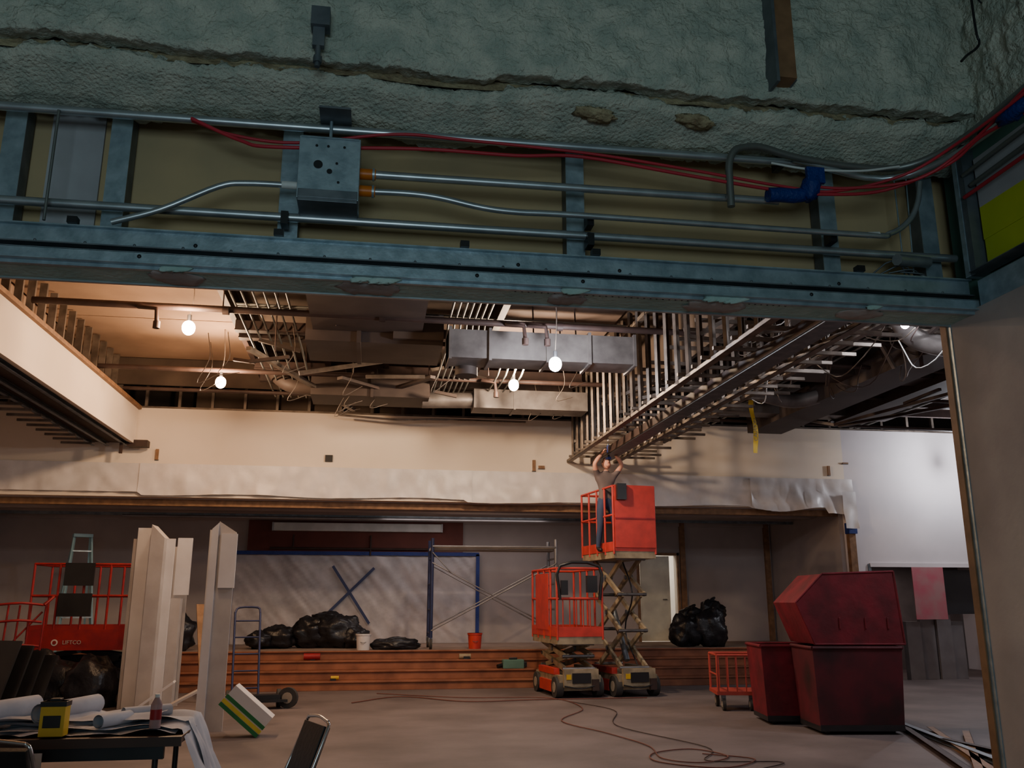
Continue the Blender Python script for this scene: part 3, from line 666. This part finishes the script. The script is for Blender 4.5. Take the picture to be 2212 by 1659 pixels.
tub('laundry_bin',5.20,6.2,11.35,12.15,0,.98,crim,math.radians(-10),.04)
b=B('tilt_truck_bin')
P=[(-.52,.02),(.60,.02),(.54,.90),(-.36,.87),(-.72,.52)]
b.prism(P,-.42,.5,crim)
for a,c in zip(P,P[1:]+P[:1]): b.tube([(a[0],-.42,a[1]),(c[0],-.42,c[1])],.014,crim,8)
for x in(-.2,.12,.4): b.box((x,-.435,.2),(x+.02,-.42,.34),crim)
b.done((6.02,10.9,1.02),math.radians(-8),bevel=.015)
b=B('floor_metal_tracks')
for i,(p,q) in enumerate([((6.7,10.9,.03),(5.3,7.4,.03)),((6.9,10.6,.03),(5.6,7.6,.03)),((6.8,11.2,.04),(6.0,7.9,.04)),((6.4,9.6,.05),(6.5,7.3,.05)),((7.1,10.2,.03),(5.0,7.0,.03))]):
    b.chan(p,q,.08,.05,(rust,trimw,galvd)[i%3])
b.done()
b=B('extension_cord')
pts=[(.2,16.2,.012),(1.6,15.3,.012),(3.0,15.0,.012),(3.2,13.5,.012),(2.6,12.2,.012),(2.9,11.0,.012),(3.1,10.0,.012),(3.0,9.2,.012),(3.3,8.9,.012),(3.7,9.2,.012),(3.5,9.7,.012),(3.0,9.5,.012),(2.9,9.0,.012),(3.4,8.6,.012),(3.9,9.0,.012),(3.5,9.4,.012)]
b.tube(pts,.007,cord,6,8)
b.tube([(-.2,14.8,.012),(.6,15.6,.012),(1.6,14.7,.012),(2.8,14.8,.012),(4.6,14.8,.012)],.008,cord,6,8)
b.tube([(3.2,14.5,.012),(3.6,13.2,.012),(3.2,11.6,.012),(3.7,9.8,.012),(3.4,9.0,.012),(4.1,8.8,.012),(3.6,8.4,.012)],.006,rust,6,8)
b.done()
b=B('pink_poster'); b.box((11.0,16.95,1.2),(11.7,16.965,2.24),pink); b.done()
b=B('grey_cabinet_panels')
for i,x in enumerate((10.15,10.5,11.0,11.35,11.7,12.0)): b.box((x,17.35+.05*(i%2),0),(x+.32,17.5,1.5-.35*(i%3==2)),greyp)
b.box((10.12,17.25,0),(10.2,17.35,2.2),galvd); b.box((11.5,17.3,1.3),(12.8,17.34,2.2),black); b.done()
b=B('trim_passage'); b.box((10.1,16.96,2.24),(13.1,17.0,2.32),whitew); b.box((10.06,16.97,0),(10.12,17,2.3),galvd); b.done()

# ------------------------------------------------------------------ table, plans, chairs
b=B('folding_table')
b.box((-3.1,5.95,.71),(-1.1,6.72,.75),tabm); b.box((-3.1,5.94,.70),(-1.09,5.96,.755),tabm)
b.box((-3.0,6.0,.62),(-1.2,6.04,.71),black)
for x in(-2.9,-1.25):
    for y in(6.03,6.65): b.tube([(x,y,0),(x,y,.71)],.018,black,8)
    b.tube([(x,6.03,.2),(x,6.65,.2)],.014,black,8)
b.box((-2.05,5.93,.56),(-1.87,5.938,.68),white)
b.done()
b=B('blueprint_sheets')
def sheet(x0,x1,y0,y1,z,dr,seed,sk=0):
    def fn(u,v):
        x=x0+(x1-x0)*u; y=y0+(y1-y0)*v+sk*u; zz=z+.06*abs(noise.noise((x*3.5,y*4,seed)))
        if x>-1.12: dd=x+1.12; zz-=dd*dr*(1+.2*noise.noise((y*6,0,seed))); x=-1.12+dd*.5+.03*noise.noise((y*7,dd*4,seed))
        return (x,y,zz)
    b.grid(fn,50,18,paper)
sheet(-2.6,-1.15,6.05,6.65,.757,1,1); sheet(-2.2,-.55,6.12,6.72,.78,1.05,5,-.05); sheet(-3.0,-1.7,6.15,6.6,.79,1,8); sheet(-1.9,-.75,6.3,6.75,.80,1.2,11); sheet(-2.4,-1.3,6.2,6.7,.82,1,17,.05)
b.done()
b=B('rolled_plans')
for (p,q,r) in(((-2.45,6.15,.86),(-2.15,6.6,.88),.07),((-2.0,6.2,.87),(-1.80,6.7,.88),.06),((-1.62,6.1,.83),(-1.5,6.35,.83),.04),((-2.75,6.4,.97),(-2.3,6.05,.90),.06),((-1.55,6.4,.84),(-1.3,6.6,.84),.04)):
    b.tube([p,q],r,paper,16,cap=False); b.tube([p,q],r*.8,paper,16,cap=False)
b.done()
b=B('yellow_laser_level'); b.box((-.07,-.05,0),(.07,.05,.2),yt); b.box((-.05,-.055,.05),(.05,-.05,.12),black); b.box((-.075,-.052,.17),(.075,.052,.2),black); b.box((-.03,-.03,.2),(.03,.03,.215),black); b.done((-1.85,6.02,.765),bevel=.008)
b=B('drink_bottle'); b.tube([(0,0,0),(0,0,.14)],.034,amber,16); b.tube([(0,0,.14),(0,0,.18)],.034,amber,16,r2=.013); b.tube([(0,0,.18),(0,0,.2)],.015,whitec,12); b.tube([(0,0,.05),(0,0,.11)],.0348,redd,16); b.done((-1.28,6.08,.79))
def chair(loc,rz):
    b=B('folding_chair')
    for sx in(-1,1):
        b.tube([(sx*.21,-.22,0),(sx*.21,.0,.42),(sx*.2,.16,.8),(sx*.17,.18,.86)],.011,chrome,8,4)
        b.tube([(sx*.19,.24,0),(sx*.19,-.02,.36),(sx*.19,-.16,.44)],.011,chrome,8)
    b.tube([(-.17,.18,.86),(0,.185,.875),(.17,.18,.86)],.011,chrome,8,4)
    b.box((-.19,-.2,.43),(.19,.16,.47),pad)
    X=Matrix.Translation((0,.075,.56))@Matrix.Rotation(math.radians(-20),4,'X')
    b.box((-.18,-.02,0),(.18,.02,.29),pad,X)
    b.tube([(-.2,-.17,.1),(.2,-.17,.1)],.009,chrome,8); b.tube([(-.18,.18,.1),(.18,.18,.1)],.009,chrome,8)
    return b.done(loc,rz,bevel=.006)
chair((-.44,5.72,0),math.radians(-68)); 
b=chair((-1.8,5.22,0),math.radians(170))

# ------------------------------------------------------------------ worker on the raised platform
worker=bpy.data.objects.new('construction_worker',None); COL.objects.link(worker)
def skinned(name,V,E,Rr,root,matf,sub=2):
    me=bpy.data.meshes.new(name); me.from_pydata(V,E,[]); o=bpy.data.objects.new(name,me); COL.objects.link(o)
    sk=o.modifiers.new('s','SKIN'); sk.use_smooth_shade=True
    for i,r in enumerate(Rr):
        rr=r if isinstance(r,tuple) else (r,r)
        me.skin_vertices[0].data[i].radius=rr; me.skin_vertices[0].data[i].use_root=(i==root)
    ss=o.modifiers.new('u','SUBSURF'); ss.levels=sub; ss.render_levels=sub
    dg=bpy.context.evaluated_depsgraph_get(); m2=bpy.data.meshes.new_from_object(o.evaluated_get(dg))
    bpy.data.objects.remove(o)
    o=bpy.data.objects.new(name,m2); COL.objects.link(o); o.parent=worker
    m2.materials.clear(); order=[]
    for p in m2.polygons:
        m=matf(p.center)
        if m not in order: order.append(m); m2.materials.append(m)
        p.material_index=order.index(m); p.use_smooth=True
    return o
V=[(0,0,.93),(0,0,1.08),(0,.01,1.25),(0,.01,1.38),(0,-.005,1.47),(0,-.02,1.54)]
Rr=[(.15,.11),(.135,.1),(.16,.11),(.14,.1),.06,.055]
E=[(0,1),(1,2),(2,3),(3,4),(4,5)]
for sx in(-1,1):
    n=len(V); V+=[(sx*.17,.0,1.42),(sx*.235,-.08,1.52),(sx*.275,-.14,1.61),(sx*.21,-.155,1.71),(sx*.13,-.15,1.79)]
    Rr+=[.068,.052,.043,.042,.028]; E+=[(3,n),(n,n+1),(n+1,n+2),(n+2,n+3),(n+3,n+4)]
    n=len(V); V+=[(sx*.10,0,.86),(sx*.13,-.02,.68),(sx*.15,-.04,.48),(sx*.16,0,.28),(sx*.17,.03,.08),(sx*.18,-.06,.04),(sx*.185,-.16,.035)]
    Rr+=[.095,.08,.06,.058,.042,.045,.035]; E+=[(0,n)]+[(n+k,n+k+1) for k in range(6)]
def bm(c):
    if c.z<.1: return black
    if c.z<.98: return jean
    if abs(c.x)>.215 and c.z>1.49: return skin
    if c.z>1.5: return skin
    return shirt
skinned('body',V,E,Rr,0,bm)
for sx in(-1,1):
    HV=[(sx*.13,-.15,1.79),(sx*.11,-.15,1.82),(sx*.09,-.15,1.855)]; HR=[(.026,.022),(.036,.02),(.036,.018)]
    skinned('palm',HV,[(0,1),(1,2)],HR,0,lambda c:skin,2)
    for k in range(4):
        ln=(.07,.078,.074,.058)[k]; oy=-.175+.018*k
        b0=Vector((sx*.088,oy,1.855)); a=Vector((sx*-.35,0,1)).normalized(); c_=Vector((sx*-1,0,.25)).normalized()
        p1=b0+a*ln*.42; p2=p1+c_*ln*.35; p3=p2+Vector((sx*-.7,0,-.7)).normalized()*ln*.28
        skinned('finger_%d'%(k+1),[tuple(b0),tuple(p1),tuple(p2),tuple(p3)],[(0,1),(1,2),(2,3)],[.0095,.009,.008,.007],0,lambda c:skin,1)
    skinned('thumb',[(sx*.11,-.175,1.815),(sx*.085,-.195,1.83),(sx*.06,-.19,1.85)],[(0,1),(1,2)],[.012,.0105,.009],0,lambda c:skin,1)
hd=B('head'); XH=Matrix.Rotation(math.radians(-28),4,'X'); hd.M=Matrix.Translation((0,-.045,1.63))@XH
def hf(d):
    k=1.0
    if d.z<-.2 and d.y>0: k-=.18*min(1,-d.z)
    if d.y<-.6: k+=.02
    return k
hd.ell((0,0,0),(.076,.097,.118),skin,32,24,hf)
hd.ell((0,-.055,-.07),(.045,.045,.04),skin,16,10)
hd.ell((0,-.1,-.018),(.013,.02,.024),skin,12,8); hd.ell((0,-.085,.01),(.009,.018,.03),skin,10,8)
for sx in(-1,1):
    hd.ell((sx*.03,-.083,.012),(.014,.011,.009),eyew,12,8); hd.ell((sx*.03,-.092,.012),(.006,.004,.006),black,8,6)
    hd.ell((sx*.03,-.088,.03),(.02,.008,.004),hair,10,6); hd.ell((sx*.077,.005,-.005),(.009,.02,.03),skin,12,8)
hd.ell((0,-.094,-.055),(.022,.008,.005),lips,12,6); hd.ell((0,-.092,-.063),(.018,.008,.005),lips,12,6)
hd.ell((0,.018,.028),(.082,.1,.108),hair,28,18,lambda d:1 if d.z>-.4 else .9)
hd.done(parent=worker)
t=B('cordless_drill'); t.tube([(0,0,-.02),(0,0,.12)],.03,bluet,14); t.tube([(0,0,.12),(0,0,.17)],.018,galvd,12); t.tube([(0,0,.17),(0,0,.235)],.005,chrome,6)
t.box((-.02,-.02,-.1),(.02,.03,0),black); t.box((-.035,-.05,-.14),(.035,.05,-.1),bluet); o=t.done((0,-.15,1.84)); o.parent=worker
worker.location=(4.17,15.45,2.40); worker.rotation_euler=(0,0,math.radians(8)); worker.scale=(.97,.97,.97)

# ------------------------------------------------------------------ world + camera
wd=bpy.data.worlds.new('w'); sc.world=wd; wd.use_nodes=True
wd.node_tree.nodes['Background'].inputs[0].default_value=(.1,.12,.15,1); wd.node_tree.nodes['Background'].inputs[1].default_value=.1
cam=bpy.data.cameras.new('cam'); co=bpy.data.objects.new('camera',cam); COL.objects.link(co)
cam.sensor_width=36; cam.lens=36*1900/2212; cam.clip_end=100
co.location=(0,0,1.55); co.rotation_euler=(math.radians(90+13.9),0,math.radians(-9))
sc.camera=co
